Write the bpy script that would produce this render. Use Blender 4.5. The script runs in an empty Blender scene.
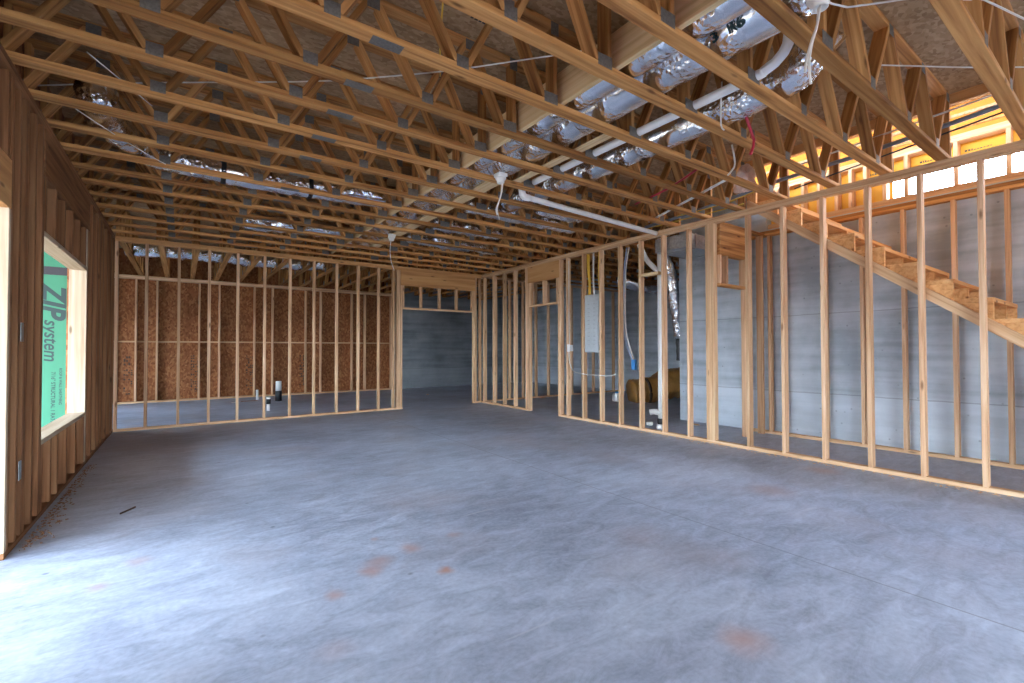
import bpy, bmesh, math, random
from mathutils import Vector, Matrix, noise
random.seed(7)
SC = bpy.context.scene
COL = SC.collection
D = bpy.data
V = Vector

# ------------------------------------------------------------------ materials
def new_mat(name):
    m = D.materials.new(name); m.use_nodes = True
    nt = m.node_tree
    b = nt.nodes['Principled BSDF']
    return m, nt, b
def N(nt, t, **kw):
    n = nt.nodes.new(t)
    for k, v in kw.items(): setattr(n, k, v)
    return n
def L(nt, a, b): nt.links.new(a, b)
def ramp(nt, stops):
    r = N(nt, 'ShaderNodeValToRGB'); e = r.color_ramp.elements
    while len(e) < len(stops): e.new(0.5)
    for el, (p, c) in zip(e, stops): el.position = p; el.color = (*c, 1)
    return r
def math_n(nt, op, a, b=None):
    n = N(nt, 'ShaderNodeMath', operation=op)
    for i, v in enumerate((a, b)):
        if v is None: continue
        if isinstance(v, (int, float)): n.inputs[i].default_value = v
        else: L(nt, v, n.inputs[i])
    return n.outputs[0]
def mix(nt, fac, a, b, mode='MIX'):
    n = N(nt, 'ShaderNodeMix', data_type='RGBA', blend_type=mode)
    if isinstance(fac, (int, float)): n.inputs[0].default_value = fac
    else: L(nt, fac, n.inputs[0])
    for i, v in ((6, a), (7, b)):
        if isinstance(v, tuple): n.inputs[i].default_value = (*v, 1)
        else: L(nt, v, n.inputs[i])
    return n.outputs[2]

def wood(name, dark, base, light, var=0.25, knots=True, grain=(1.0, 26, 26)):
    m, nt, b = new_mat(name)
    tc = N(nt, 'ShaderNodeTexCoord'); oi = N(nt, 'ShaderNodeObjectInfo')
    off = N(nt, 'ShaderNodeVectorMath', operation='SCALE'); off.inputs[0].default_value = (31, 17, 53)
    L(nt, oi.outputs['Random'], off.inputs['Scale'])
    add = N(nt, 'ShaderNodeVectorMath', operation='ADD'); L(nt, tc.outputs['Object'], add.inputs[0]); L(nt, off.outputs[0], add.inputs[1])
    mp = N(nt, 'ShaderNodeMapping'); mp.inputs['Scale'].default_value = grain; L(nt, add.outputs[0], mp.inputs[0])
    ns = N(nt, 'ShaderNodeTexNoise'); ns.inputs['Scale'].default_value = 1.0; ns.inputs['Detail'].default_value = 4; ns.inputs['Distortion'].default_value = 0.6
    L(nt, mp.outputs[0], ns.inputs['Vector'])
    r = ramp(nt, [(0.28, dark), (0.48, base), (0.72, light)]); L(nt, ns.outputs['Fac'], r.inputs[0])
    # board to board tint
    tint = ramp(nt, [(0.0, (1 - var, 1 - var * 1.12, 1 - var * 1.3)), (0.5, (1, 1, 1)), (1.0, (1 + var * .35, 1 + var * .35, 1 + var * .4))])
    L(nt, oi.outputs['Random'], tint.inputs[0])
    c = mix(nt, 1.0, r.outputs[0], tint.outputs[0], 'MULTIPLY')
    if knots:
        mk = N(nt, 'ShaderNodeMapping'); mk.inputs['Scale'].default_value = (2.2, 8, 8); L(nt, add.outputs[0], mk.inputs[0])
        vo = N(nt, 'ShaderNodeTexVoronoi'); vo.inputs['Scale'].default_value = 1.0; L(nt, mk.outputs[0], vo.inputs['Vector'])
        kr = ramp(nt, [(0.05, (1, 1, 1)), (0.13, (0, 0, 0))]); L(nt, vo.outputs['Distance'], kr.inputs[0])
        c = mix(nt, math_n(nt, 'MULTIPLY', kr.outputs[0], 0.75), c, (dark[0] * .35, dark[1] * .28, dark[2] * .22))
    L(nt, c, b.inputs['Base Color'])
    b.inputs['Roughness'].default_value = 0.72
    b.inputs['Specular IOR Level'].default_value = 0.25
    bp = N(nt, 'ShaderNodeBump'); bp.inputs['Strength'].default_value = 0.12; bp.inputs['Distance'].default_value = 0.004
    L(nt, ns.outputs['Fac'], bp.inputs['Height']); L(nt, bp.outputs[0], b.inputs['Normal'])
    return m

def osb(name, cols, scale=16, stretch=(1, 1, 1)):
    m, nt, b = new_mat(name)
    tc = N(nt, 'ShaderNodeTexCoord')
    mp = N(nt, 'ShaderNodeMapping'); mp.inputs['Scale'].default_value = stretch; L(nt, tc.outputs['Object'], mp.inputs[0])
    n0 = N(nt, 'ShaderNodeTexNoise'); n0.inputs['Scale'].default_value = 9; L(nt, mp.outputs[0], n0.inputs['Vector'])
    v1 = mix(nt, 0.04, mp.outputs[0], n0.outputs['Color'])
    vo = N(nt, 'ShaderNodeTexVoronoi'); vo.inputs['Scale'].default_value = scale; L(nt, v1, vo.inputs['Vector'])
    sep = N(nt, 'ShaderNodeSeparateColor'); L(nt, vo.outputs['Color'], sep.inputs[0])
    r = ramp(nt, [(0.0, cols[0]), (0.35, cols[1]), (0.7, cols[2]), (1.0, cols[3])]); L(nt, sep.outputs[0], r.inputs[0])
    n2 = N(nt, 'ShaderNodeTexNoise'); n2.inputs['Scale'].default_value = 1.3; n2.inputs['Detail'].default_value = 3; L(nt, tc.outputs['Object'], n2.inputs['Vector'])
    r2 = ramp(nt, [(0.3, (.78, .76, .74)), (0.7, (1.1, 1.1, 1.1))]); L(nt, n2.outputs['Fac'], r2.inputs[0])
    c = mix(nt, 1.0, r.outputs[0], r2.outputs[0], 'MULTIPLY')
    L(nt, c, b.inputs['Base Color']); b.inputs['Roughness'].default_value = 0.75
    b.inputs['Specular IOR Level'].default_value = 0.25
    bp = N(nt, 'ShaderNodeBump'); bp.inputs['Strength'].default_value = 0.2; bp.inputs['Distance'].default_value = 0.003
    L(nt, sep.outputs[1], bp.inputs['Height']); L(nt, bp.outputs[0], b.inputs['Normal'])
    return m

def plain(name, col, rough=0.5, metal=0.0, spec=0.5, noise_amt=0.0, nscale=8):
    m, nt, b = new_mat(name)
    b.inputs['Roughness'].default_value = rough; b.inputs['Metallic'].default_value = metal
    b.inputs['Specular IOR Level'].default_value = spec
    if noise_amt:
        tc = N(nt, 'ShaderNodeTexCoord'); ns = N(nt, 'ShaderNodeTexNoise'); ns.inputs['Scale'].default_value = nscale; ns.inputs['Detail'].default_value = 4
        L(nt, tc.outputs['Object'], ns.inputs['Vector'])
        a = 1 - noise_amt; z = 1 + noise_amt * .5
        r = ramp(nt, [(0.3, tuple(x * a for x in col)), (0.7, tuple(min(1, x * z) for x in col))]); L(nt, ns.outputs['Fac'], r.inputs[0])
        L(nt, r.outputs[0], b.inputs['Base Color'])
    else:
        b.inputs['Base Color'].default_value = (*col, 1)
    return m

def foil_mat():
    m, nt, b = new_mat('foil')
    tc = N(nt, 'ShaderNodeTexCoord')
    vo = N(nt, 'ShaderNodeTexVoronoi'); vo.inputs['Scale'].default_value = 30; L(nt, tc.outputs['Object'], vo.inputs['Vector'])
    ns = N(nt, 'ShaderNodeTexNoise'); ns.inputs['Scale'].default_value = 40; ns.inputs['Detail'].default_value = 3; L(nt, tc.outputs['Object'], ns.inputs['Vector'])
    msk = N(nt, 'ShaderNodeTexNoise'); msk.inputs['Scale'].default_value = 5; msk.inputs['Detail'].default_value = 1; L(nt, tc.outputs['Object'], msk.inputs['Vector'])
    mr = ramp(nt, [(0.42, (.08, .08, .08)), (0.58, (1, 1, 1))]); L(nt, msk.outputs['Fac'], mr.inputs[0])
    h = math_n(nt, 'MULTIPLY', math_n(nt, 'ADD', vo.outputs['Distance'], math_n(nt, 'MULTIPLY', ns.outputs['Fac'], 0.6)), mr.outputs[0])
    bp = N(nt, 'ShaderNodeBump'); bp.inputs['Strength'].default_value = 0.8; bp.inputs['Distance'].default_value = 0.016
    L(nt, h, bp.inputs['Height']); L(nt, bp.outputs[0], b.inputs['Normal'])
    b.inputs['Base Color'].default_value = (.86, .89, .94, 1); b.inputs['Metallic'].default_value = 1
    b.inputs['Roughness'].default_value = 0.2
    return m

def floor_mat():
    m, nt, b = new_mat('concrete_floor')
    tc = N(nt, 'ShaderNodeTexCoord'); P = tc.outputs['Object']
    n1 = N(nt, 'ShaderNodeTexNoise'); n1.inputs['Scale'].default_value = 0.55; n1.inputs['Detail'].default_value = 6; n1.inputs['Roughness'].default_value = .6; L(nt, P, n1.inputs['Vector'])
    mp = N(nt, 'ShaderNodeMapping'); mp.inputs['Rotation'].default_value = (0, 0, math.radians(-25)); mp.inputs['Scale'].default_value = (1.3, 3.2, 1); L(nt, P, mp.inputs[0])
    n2 = N(nt, 'ShaderNodeTexNoise'); n2.inputs['Scale'].default_value = 2.6; n2.inputs['Detail'].default_value = 10; n2.inputs['Roughness'].default_value = .72; n2.inputs['Distortion'].default_value = .8; L(nt, mp.outputs[0], n2.inputs['Vector'])
    n3 = N(nt, 'ShaderNodeTexNoise'); n3.inputs['Scale'].default_value = 38; n3.inputs['Detail'].default_value = 3; L(nt, P, n3.inputs['Vector'])
    s = math_n(nt, 'ADD', math_n(nt, 'MULTIPLY', n1.outputs['Fac'], .45), math_n(nt, 'ADD', math_n(nt, 'MULTIPLY', n2.outputs['Fac'], .42), math_n(nt, 'MULTIPLY', n3.outputs['Fac'], .13)))
    r = ramp(nt, [(0.38, (.22, .25, .32)), (0.5, (.385, .435, .54)), (0.62, (.57, .635, .75))]); L(nt, s, r.inputs[0])
    c = r.outputs[0]
    # rusty clay stains and darker spots
    nd = N(nt, 'ShaderNodeTexNoise'); nd.inputs['Scale'].default_value = 7; nd.inputs['Detail'].default_value = 4; L(nt, P, nd.inputs['Vector'])
    wv = N(nt, 'ShaderNodeVectorMath', operation='SCALE'); wv.inputs['Scale'].default_value = .10
    sb = N(nt, 'ShaderNodeVectorMath', operation='SUBTRACT'); L(nt, nd.outputs['Color'], sb.inputs[0]); sb.inputs[1].default_value = (.5, .5, .5); L(nt, sb.outputs[0], wv.inputs[0])
    pw = N(nt, 'ShaderNodeVectorMath', operation='ADD'); L(nt, P, pw.inputs[0]); L(nt, wv.outputs[0], pw.inputs[1])
    stains = [(.631, 2.416, .07, .5), (.853, 2.552, .09, .6), (1.151, 2.701, .10, .55), (1.19, 2.31, .07, .9), (.935, 2.626, .12, .4), (1.016, 2.945, .05, .5),
              (1.472, 2.715, .07, .4), (.515, 1.969, .12, .2), (1.935, 1.029, .16, .6), (-.35, 3.2, .08, .4), (-.2, 3.45, .10, .35), (4.157, 1.977, .3, .35), (2.4, 2.0, .25, .15), (5.25, 2.0, .25, .4)]
    for x, y, rad, a in stains:
        ds = N(nt, 'ShaderNodeVectorMath', operation='DISTANCE'); L(nt, pw.outputs[0], ds.inputs[0]); ds.inputs[1].default_value = (x, y, 0)
        mr = N(nt, 'ShaderNodeMapRange', interpolation_type='SMOOTHSTEP'); mr.inputs['From Min'].default_value = rad; mr.inputs['From Max'].default_value = 0
        mr.inputs['To Min'].default_value = 0; mr.inputs['To Max'].default_value = a; L(nt, ds.outputs['Value'], mr.inputs['Value'])
        c = mix(nt, mr.outputs[0], c, (.50, .24, .15))
    # saw-cut joint
    sp = N(nt, 'ShaderNodeSeparateXYZ'); L(nt, P, sp.inputs[0])
    dj = math_n(nt, 'ABSOLUTE', math_n(nt, 'SUBTRACT', sp.outputs['X'], 2.97))
    c = mix(nt, math_n(nt, 'MULTIPLY', math_n(nt, 'LESS_THAN', dj, .006), .5), c, (.16, .16, .19))
    nb = N(nt, 'ShaderNodeTexNoise'); nb.inputs['Scale'].default_value = .9; nb.inputs['Detail'].default_value = 5; L(nt, pw.outputs[0], nb.inputs['Vector'])
    rb = ramp(nt, [(0.52, (0, 0, 0)), (0.72, (1, 1, 1))]); L(nt, nb.outputs['Fac'], rb.inputs[0])
    c = mix(nt, math_n(nt, 'MULTIPLY', rb.outputs[0], .38), c, (.40, .33, .33))
    # scuffs and specks
    vo = N(nt, 'ShaderNodeTexVoronoi'); vo.inputs['Scale'].default_value = 2.6; L(nt, P, vo.inputs['Vector'])
    kr = ramp(nt, [(0.02, (1, 1, 1)), (0.05, (0, 0, 0))]); L(nt, vo.outputs['Distance'], kr.inputs[0])
    c = mix(nt, math_n(nt, 'MULTIPLY', kr.outputs[0], .6), c, (.10, .10, .11))
    ms = N(nt, 'ShaderNodeMapping'); ms.inputs['Rotation'].default_value = (0, 0, math.radians(35)); ms.inputs['Scale'].default_value = (.5, 9, 1); L(nt, P, ms.inputs[0])
    nsx = N(nt, 'ShaderNodeTexNoise'); nsx.inputs['Scale'].default_value = 1.6; nsx.inputs['Detail'].default_value = 2; nsx.inputs['Distortion'].default_value = .4; L(nt, ms.outputs[0], nsx.inputs['Vector'])
    sr = ramp(nt, [(0.70, (0, 0, 0)), (0.78, (1, 1, 1))]); L(nt, nsx.outputs['Fac'], sr.inputs[0])
    c = mix(nt, math_n(nt, 'MULTIPLY', sr.outputs[0], .30), c, (.66, .67, .70))
    L(nt, c, b.inputs['Base Color'])
    rr = ramp(nt, [(0.3, (.42, .42, .42)), (0.7, (.62, .62, .62))]); L(nt, n2.outputs['Fac'], rr.inputs[0]); L(nt, rr.outputs[0], b.inputs['Roughness'])
    bp = N(nt, 'ShaderNodeBump'); bp.inputs['Strength'].default_value = .12; bp.inputs['Distance'].default_value = .01; L(nt, s, bp.inputs['Height']); L(nt, bp.outputs[0], b.inputs['Normal'])
    return m

def concrete_mat(name, a, b_, c_, seam=True):
    m, nt, b = new_mat(name)
    tc = N(nt, 'ShaderNodeTexCoord'); P = tc.outputs['Object']
    n1 = N(nt, 'ShaderNodeTexNoise'); n1.inputs['Scale'].default_value = 1.1; n1.inputs['Detail'].default_value = 7; n1.inputs['Roughness'].default_value = .62; L(nt, P, n1.inputs['Vector'])
    mp = N(nt, 'ShaderNodeMapping'); mp.inputs['Scale'].default_value = (.6, .6, 9); L(nt, P, mp.inputs[0])
    n2 = N(nt, 'ShaderNodeTexNoise'); n2.inputs['Scale'].default_value = 1.0; n2.inputs['Detail'].default_value = 4; L(nt, mp.outputs[0], n2.inputs['Vector'])
    s = math_n(nt, 'ADD', math_n(nt, 'MULTIPLY', n1.outputs['Fac'], .6), math_n(nt, 'MULTIPLY', n2.outputs['Fac'], .4))
    r = ramp(nt, [(0.40, a), (0.5, b_), (0.60, c_)]); L(nt, s, r.inputs[0]); c = r.outputs[0]
    sx = N(nt, 'ShaderNodeSeparateXYZ'); L(nt, P, sx.inputs[0])
    # form joints: one low pour line and lifts of the panels
    nz = math_n(nt, 'ADD', sx.outputs['Z'], math_n(nt, 'MULTIPLY', math_n(nt, 'SUBTRACT', n1.outputs['Fac'], .5), .05))
    low = N(nt, 'ShaderNodeMapRange'); low.inputs['From Min'].default_value = .66; low.inputs['From Max'].default_value = .60; L(nt, nz, low.inputs['Value'])
    c = mix(nt, math_n(nt, 'MULTIPLY', low.outputs[0], .30), c, tuple(min(1, x * 1.35) for x in c_))
    for z, w in ((.62, .007), (1.70, .006)):
        d = math_n(nt, 'ABSOLUTE', math_n(nt, 'SUBTRACT', nz, z))
        f = math_n(nt, 'LESS_THAN', d, w)
        c = mix(nt, math_n(nt, 'MULTIPLY', f, .45), c, tuple(x * .45 for x in a))
    # bug holes
    vo = N(nt, 'ShaderNodeTexVoronoi'); vo.inputs['Scale'].default_value = 7.5; L(nt, P, vo.inputs['Vector'])
    kr = ramp(nt, [(0.05, (1, 1, 1)), (0.11, (0, 0, 0))]); L(nt, vo.outputs['Distance'], kr.inputs[0])
    c = mix(nt, math_n(nt, 'MULTIPLY', kr.outputs[0], .5), c, tuple(x * .4 for x in a))
    L(nt, c, b.inputs['Base Color']); b.inputs['Roughness'].default_value = .8
    bp = N(nt, 'ShaderNodeBump'); bp.inputs['Strength'].default_value = .25; bp.inputs['Distance'].default_value = .01; L(nt, s, bp.inputs['Height']); L(nt, bp.outputs[0], b.inputs['Normal'])
    return m

STUD = wood('spruce_stud', (.46, .24, .12), (.68, .42, .24), (.80, .56, .36), .24)
PLATE = wood('plate_lumber', (.50, .28, .14), (.70, .445, .25), (.82, .59, .37), .15)
TRUSS = wood('truss_lumber', (.21, .08, .026), (.48, .225, .073), (.66, .36, .135), .38)
HEADER = wood('header_lumber', (.42, .19, .07), (.58, .30, .115), (.66, .38, .165), .1, grain=(.8, 14, 14))
LVL = wood('laminated_beam', (.60, .41, .21), (.72, .52, .29), (.78, .60, .37), .05, knots=False, grain=(.5, 40, 40))
JAMB = wood('pale_jamb_lumber', (.33, .235, .15), (.44, .34, .235), (.53, .43, .32), .06)
DARKST = wood('shade_toned_stud', (.13, .050, .018), (.245, .105, .042), (.33, .165, .075), .30)  # backlit shade of the left framing is put into this dark colour
STAIRW = wood('stair_lumber', (.50, .23, .085), (.70, .37, .145), (.79, .47, .21), .12)
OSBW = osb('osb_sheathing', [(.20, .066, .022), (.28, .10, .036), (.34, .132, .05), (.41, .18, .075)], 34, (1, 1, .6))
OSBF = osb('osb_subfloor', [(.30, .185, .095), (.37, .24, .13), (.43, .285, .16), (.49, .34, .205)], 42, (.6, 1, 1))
FLOORM = floor_mat()
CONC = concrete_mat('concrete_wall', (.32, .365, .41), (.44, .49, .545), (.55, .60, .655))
CONC2 = concrete_mat('dimmed_concrete_wall', (.15, .165, .18), (.21, .23, .25), (.27, .29, .31))  # darker copy of the wall concrete, with the rear room's dimness in its colour
FOIL = foil_mat()
GALV = plain('galvanised_steel', (.46, .48, .50), .38, .85, .5, .25, 30)
PLATEM = plain('truss_plate_steel', (.17, .155, .14), .55, .3, .5, .3, 60)
WHITE = plain('white_plastic', (.80, .79, .76), .4)
PVC = plain('white_pipe', (.84, .84, .83), .32)
CABLE = plain('cable_sheath', (.74, .71, .66), .5)
YCABLE = plain('yellow_cable', (.72, .45, .05), .45)
BLACK = plain('black_rubber', (.015, .016, .02), .45)
CONDUIT = plain('grey_conduit', (.20, .235, .28), .4)
RED = plain('red_pipe', (.45, .02, .05), .35)
BLUE = plain('blue_plastic', (.03, .22, .55), .4)
GREYTUBE = plain('grey_tube', (.30, .36, .48), .4)
GREEN = plain('green_sheathing', (.028, .19, .105), .55, 0, .4, .06, 5)
DKGREEN = plain('printed_ink', (.006, .03, .03), .6)
TAPE = plain('black_tape', (.012, .012, .02), .5)
YELLOW = plain('yellow_sheathing', (.74, .37, .03), .6, 0, .3, .08, 4)
ORANGE = plain('orange_sheathing', (.72, .24, .02), .6, 0, .3, .2, 3)
INK = plain('black_ink', (.03, .03, .03), .7)
BROWNINK = plain('stamp_ink', (.07, .04, .025), .8)
PANELM = plain('panel_steel', (.52, .56, .58), .42, .35, .5, .08, 20)
TAN = plain('tan_wrap', (.46, .22, .055), .45, 0, .5, .35, 5)
SAWD = plain('sawdust', (.27, .14, .07), .9, 0, .1, .3, 60)
PINK = plain('pink_film', (.88, .60, .48), .35, 0, .5, .3, 10)
DIRT = plain('bare_earth', (.42, .32, .23), .95, 0, .1, .3, .8)
DKFOIL = plain('dark_duct_liner', (.05, .05, .055), .35, .3)

# ------------------------------------------------------------------ helpers
MESH = {}
def board_mesh(l, w, t, mat):
    k = (round(l, 4), round(w, 4), round(t, 4), mat.name)
    if k in MESH: return MESH[k]
    bm = bmesh.new(); bmesh.ops.create_cube(bm, size=1)
    bmesh.ops.scale(bm, vec=(l, w, t), verts=bm.verts)
    bev = min(.003, .2 * min(l, w, t))
    if bev > .0008: bmesh.ops.bevel(bm, geom=list(bm.edges), offset=bev, segments=1, affect='EDGES')
    me = D.meshes.new('board'); bm.to_mesh(me); bm.free(); me.materials.append(mat)
    MESH[k] = me; return me
def link(name, me, parent=None):
    o = D.objects.new(name, me); COL.objects.link(o)
    if parent is not None: o.parent = parent
    return o
def rootloc(p):
    v = V((0, 0, 0))
    while p is not None: v = v + p.location; p = p.parent
    return v
def thing(name, label, cat, loc=(0, 0, 0), group=None):
    o = D.objects.new(name, None); COL.objects.link(o); o.location = loc; o.empty_display_size = .1
    o['label'] = label; o['category'] = cat
    if group: o['group'] = group
    return o
def tag(o, label, cat, group=None):
    o['label'] = label; o['category'] = cat
    if group: o['group'] = group
    return o
def beam(name, parent, p0, p1, w, t, mat, up=(0, 0, 1)):
    """a length of lumber from p0 to p1 (axis), w across, t along 'up'"""
    p0, p1 = V(p0), V(p1); d = p1 - p0; l = d.length; x = d / l
    u = V(up); y = u.cross(x).normalized(); z = x.cross(y)
    o = link(name, board_mesh(l, w, t, mat), parent)
    R = Matrix((x, y, z)).transposed().to_4x4()
    c = (p0 + p1) / 2 - rootloc(parent)
    o.matrix_local = Matrix.Translation(c) @ R
    return o
def box(name, parent, lo, hi, mat):
    lo, hi = V(lo), V(hi); s = hi - lo; c = (lo + hi) / 2
    ax = max(range(3), key=lambda i: s[i])
    if ax == 0: a, b, w, t, up = (lo.x, c.y, c.z), (hi.x, c.y, c.z), s.y, s.z, (0, 0, 1)
    elif ax == 1: a, b, w, t, up = (c.x, lo.y, c.z), (c.x, hi.y, c.z), s.x, s.z, (0, 0, 1)
    else: a, b, w, t, up = (c.x, c.y, lo.z), (c.x, c.y, hi.z), s.y, s.x, (1, 0, 0)
    return beam(name, parent, a, b, w, t, mat, up)
def raw_boxes(name, boxes, mat, parent=None, origin=(0, 0, 0)):
    bm = bmesh.new(); o0 = V(origin)
    for lo, hi in boxes:
        lo, hi = V(lo), V(hi)
        r = bmesh.ops.create_cube(bm, size=1)
        bmesh.ops.scale(bm, vec=hi - lo, verts=r['verts']); bmesh.ops.translate(bm, vec=(lo + hi) / 2 - o0, verts=r['verts'])
    me = D.meshes.new(name); bm.to_mesh(me); bm.free(); me.materials.append(mat)
    o = link(name, me, parent); o.location = o0 - rootloc(parent); return o
def struct(o): o['kind'] = 'structure'; return o

def smooth_path(pts, step=.06):
    pts = [V(p) for p in pts]
    if len(pts) == 2:
        n = max(2, int((pts[1] - pts[0]).length / step)); return [pts[0].lerp(pts[1], i / n) for i in range(n + 1)]
    P = [pts[0] * 2 - pts[1]] + pts + [pts[-1] * 2 - pts[-2]]
    out = []
    for i in range(1, len(P) - 2):
        a, b, c, d = P[i - 1:i + 3]; n = max(2, int((c - b).length / step))
        for k in range(n):
            t = k / n
            out.append(.5 * ((2 * b) + (c - a) * t + (2 * a - 5 * b + 4 * c - d) * t * t + (3 * b - a - 3 * c + d) * t ** 3))
    out.append(pts[-1]); return out
def tube_bm(pts, r, seg=10, step=.06, crinkle=0., rib=0., flat=1., smooth=True, seed=0, cap=True):
    path = smooth_path(pts, step); bm = bmesh.new(); rings = []
    t = (path[1] - path[0]).normalized(); nrm = t.orthogonal().normalized()
    if abs(t.z) < .9: nrm = (V((0, 0, 1)) - t * t.z).normalized()
    for i, p in enumerate(path):
        a = path[max(0, i - 1)]; b = path[min(len(path) - 1, i + 1)]; t = (b - a).normalized()
        nrm = (nrm - t * nrm.dot(t)).normalized(); bi = t.cross(nrm); ring = []
        rr = r * (1 + (rib if i % 2 else -rib))
        for k in range(seg):
            an = 2 * math.pi * k / seg; d = nrm * math.cos(an) * flat + bi * math.sin(an)
            q = p + d * rr
            if crinkle:
                q += d * crinkle * (noise.noise(q * 9 + V((seed, 0, 0))) + .6 * noise.noise(q * 23 + V((0, seed, 0))))
            ring.append(bm.verts.new(q))
        rings.append(ring)
    for a, b in zip(rings, rings[1:]):
        for k in range(seg): bm.faces.new((a[k], a[(k + 1) % seg], b[(k + 1) % seg], b[k]))
    if cap:
        bm.faces.new(list(reversed(rings[0]))); bm.faces.new(rings[-1])
    for f in bm.faces: f.smooth = smooth
    bmesh.ops.recalc_face_normals(bm, faces=bm.faces)
    return bm
def finish(name, bm, mat, parent=None, origin=None):
    o0 = V(origin) if origin is not None else rootloc(parent)
    bmesh.ops.translate(bm, vec=-o0, verts=bm.verts)
    me = D.meshes.new(name); bm.to_mesh(me); bm.free(); me.materials.append(mat)
    o = link(name, me, parent); o.location = o0 - rootloc(parent); return o
def tube(name, pts, r, mat, parent=None, **kw):
    return finish(name, tube_bm(pts, r, **kw), mat, parent, pts[0] if parent is None else None)
def lathe(name, prof, c, mat, parent=None, seg=20, origin=None):
    bm = bmesh.new(); rings = []
    for r, z in prof:
        rings.append([bm.verts.new((c[0] + r * math.cos(2 * math.pi * k / seg), c[1] + r * math.sin(2 * math.pi * k / seg), c[2] + z)) for k in range(seg)])
    for a, b in zip(rings, rings[1:]):
        for k in range(seg): bm.faces.new((a[k], a[(k + 1) % seg], b[(k + 1) % seg], b[k]))
    if prof[0][0] > 1e-4: bm.faces.new(rings[0])
    if prof[-1][0] > 1e-4: bm.faces.new(rings[-1])
    bmesh.ops.remove_doubles(bm, verts=bm.verts, dist=1e-5)
    bmesh.ops.recalc_face_normals(bm, faces=bm.faces)
    for f in bm.faces: f.smooth = len(f.verts) == 4
    return finish(name, bm, mat, parent, origin)
def text(name, s, size, mat, parent, pos, xax, yax, bold=0., shear=0., align='LEFT'):
    cu = D.curves.new(name, 'FONT'); cu.body = s; cu.size = size; cu.extrude = .0008; cu.offset = bold; cu.shear = shear; cu.align_x = align
    cu.resolution_u = 4
    tmp = D.objects.new('lettering_curve', cu); COL.objects.link(tmp)
    me = D.meshes.new_from_object(tmp.evaluated_get(bpy.context.evaluated_depsgraph_get()))
    D.objects.remove(tmp); D.curves.remove(cu); me.materials.clear(); me.materials.append(mat)
    o = link(name, me)
    x, y = V(xax).normalized(), V(yax).normalized(); z = x.cross(y)
    o.parent = parent
    o.matrix_local = Matrix.Translation(V(pos) - rootloc(parent)) @ Matrix((x, y, z)).transposed().to_4x4()
    return o
def copy_tree(root, loc, label=None, group=None):
    r = root.copy(); COL.objects.link(r); r.location = loc
    if label: r['label'] = label
    if group: r['group'] = group
    for ch in list(root.children):
        c = ch.copy(); COL.objects.link(c); c.parent = r
        for g in list(ch.children):
            e = g.copy(); COL.objects.link(e); e.parent = c
    return r

# ------------------------------------------------------------------ dimensions (metres; camera stands over the origin)
XL, XR, YF, YB = -.84, 5.60, 9.05, 13.75
HT = 2.94            # top of the wall plates = underside of the trusses
TT = 3.55            # top of the trusses
XC = 7.05            # concrete wall beside the stairs
S16 = .4064

# ------------------------------------------------------------------ setting
def grid_slab(name, x0, x1, y0, y1, z0, z1, mat):
    return struct(raw_boxes(name, [((x0, y0, z0), (x1, y1, z1))], mat))
struct(raw_boxes('floor', [((-1.0, -4.6, -.12), (10.8, 9.05, 0)), ((-3.6, 9.05, -.12), (10.8, 14.0, 0))], FLOORM))
struct(raw_boxes('ground', [((-40, -40, -.35), (7.0, 40, -.13))], DIRT))
# subfloor overhead, with the stairwell left open
struct(raw_boxes('ceiling', [((-1.0, -4.6, TT + .001), (5.70, 3.30, TT + .022)), ((5.70, -4.6, TT + .001), (7.4, -.9, TT + .022)), ((-1.0, 3.30, TT + .001), (10.8, 9.05, TT + .022)), ((-3.6, 9.05, TT + .001), (10.8, 14.0, TT + .022)),
                             ((7.22, -.9, TT + .001), (7.4, 3.30, TT + .022))], OSBF))
# concrete foundation walls
struct(raw_boxes('wall_right', [((XC, -4.6, 0), (XC + .25, 4.85, 2.99))], CONC))
struct(raw_boxes('wall_rear_side', [((XC, -4.6, 2.991), (XC + .25, -.91, TT))], CONC))
struct(raw_boxes('wall_corner', [((XC + .25, 4.60, 0), (10.6, 4.85, TT)), ((XC + .01, 3.37, 2.991), (XC + .25, 4.85, TT))], CONC))
struct(raw_boxes('wall_side', [((10.6, 4.6, 0), (10.8, 14.0, TT))], CONC))
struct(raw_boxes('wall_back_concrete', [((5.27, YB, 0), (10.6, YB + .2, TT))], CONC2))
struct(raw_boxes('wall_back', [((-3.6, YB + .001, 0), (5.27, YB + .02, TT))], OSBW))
# sheathing outside the left studs, openings for patio door, window, and the rear room's window
struct(raw_boxes('wall_left', [((-.994, 3.935, 0), (-.982, 4.765, TT)), ((-.994, 4.765, 0), (-.982, 6.635, .52)), ((-.994, 4.765, 2.11), (-.982, 6.635, TT)),
                               ((-.994, 6.635, 0), (-.982, 9.03, TT)), ((-.994, 2.2, 2.11), (-.982, 3.935, TT)), ((-.994, -4.6, 0), (-.982, 2.2, TT)),
                               ((-3.6, 9.14, 0), (-3.58, 10.0, TT)), ((-3.6, 10.0, 0), (-3.58, 11.9, .6)), ((-3.6, 10.0, 2.1), (-3.58, 11.9, TT)), ((-3.6, 11.9, 0), (-3.58, 13.75, TT))], OSBW))
# added slab outside, out of view, cutting sky light at the patio door
struct(raw_boxes('sky_blocker_slab', [((-4.2, -1.2, 2.75), (-1.0, 8.9, 2.9))], OSBF))
# unseen wall behind the camera, its opening placed and sized for the light
struct(raw_boxes('wall_rear_unseen', [((-1.0, -4.63, 0), (-.7, -4.61, TT)), ((-.7, -4.63, 2.4), (3.4, -4.61, TT)), ((3.4, -4.63, 0), (7.3, -4.61, TT))], OSBW))

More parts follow.
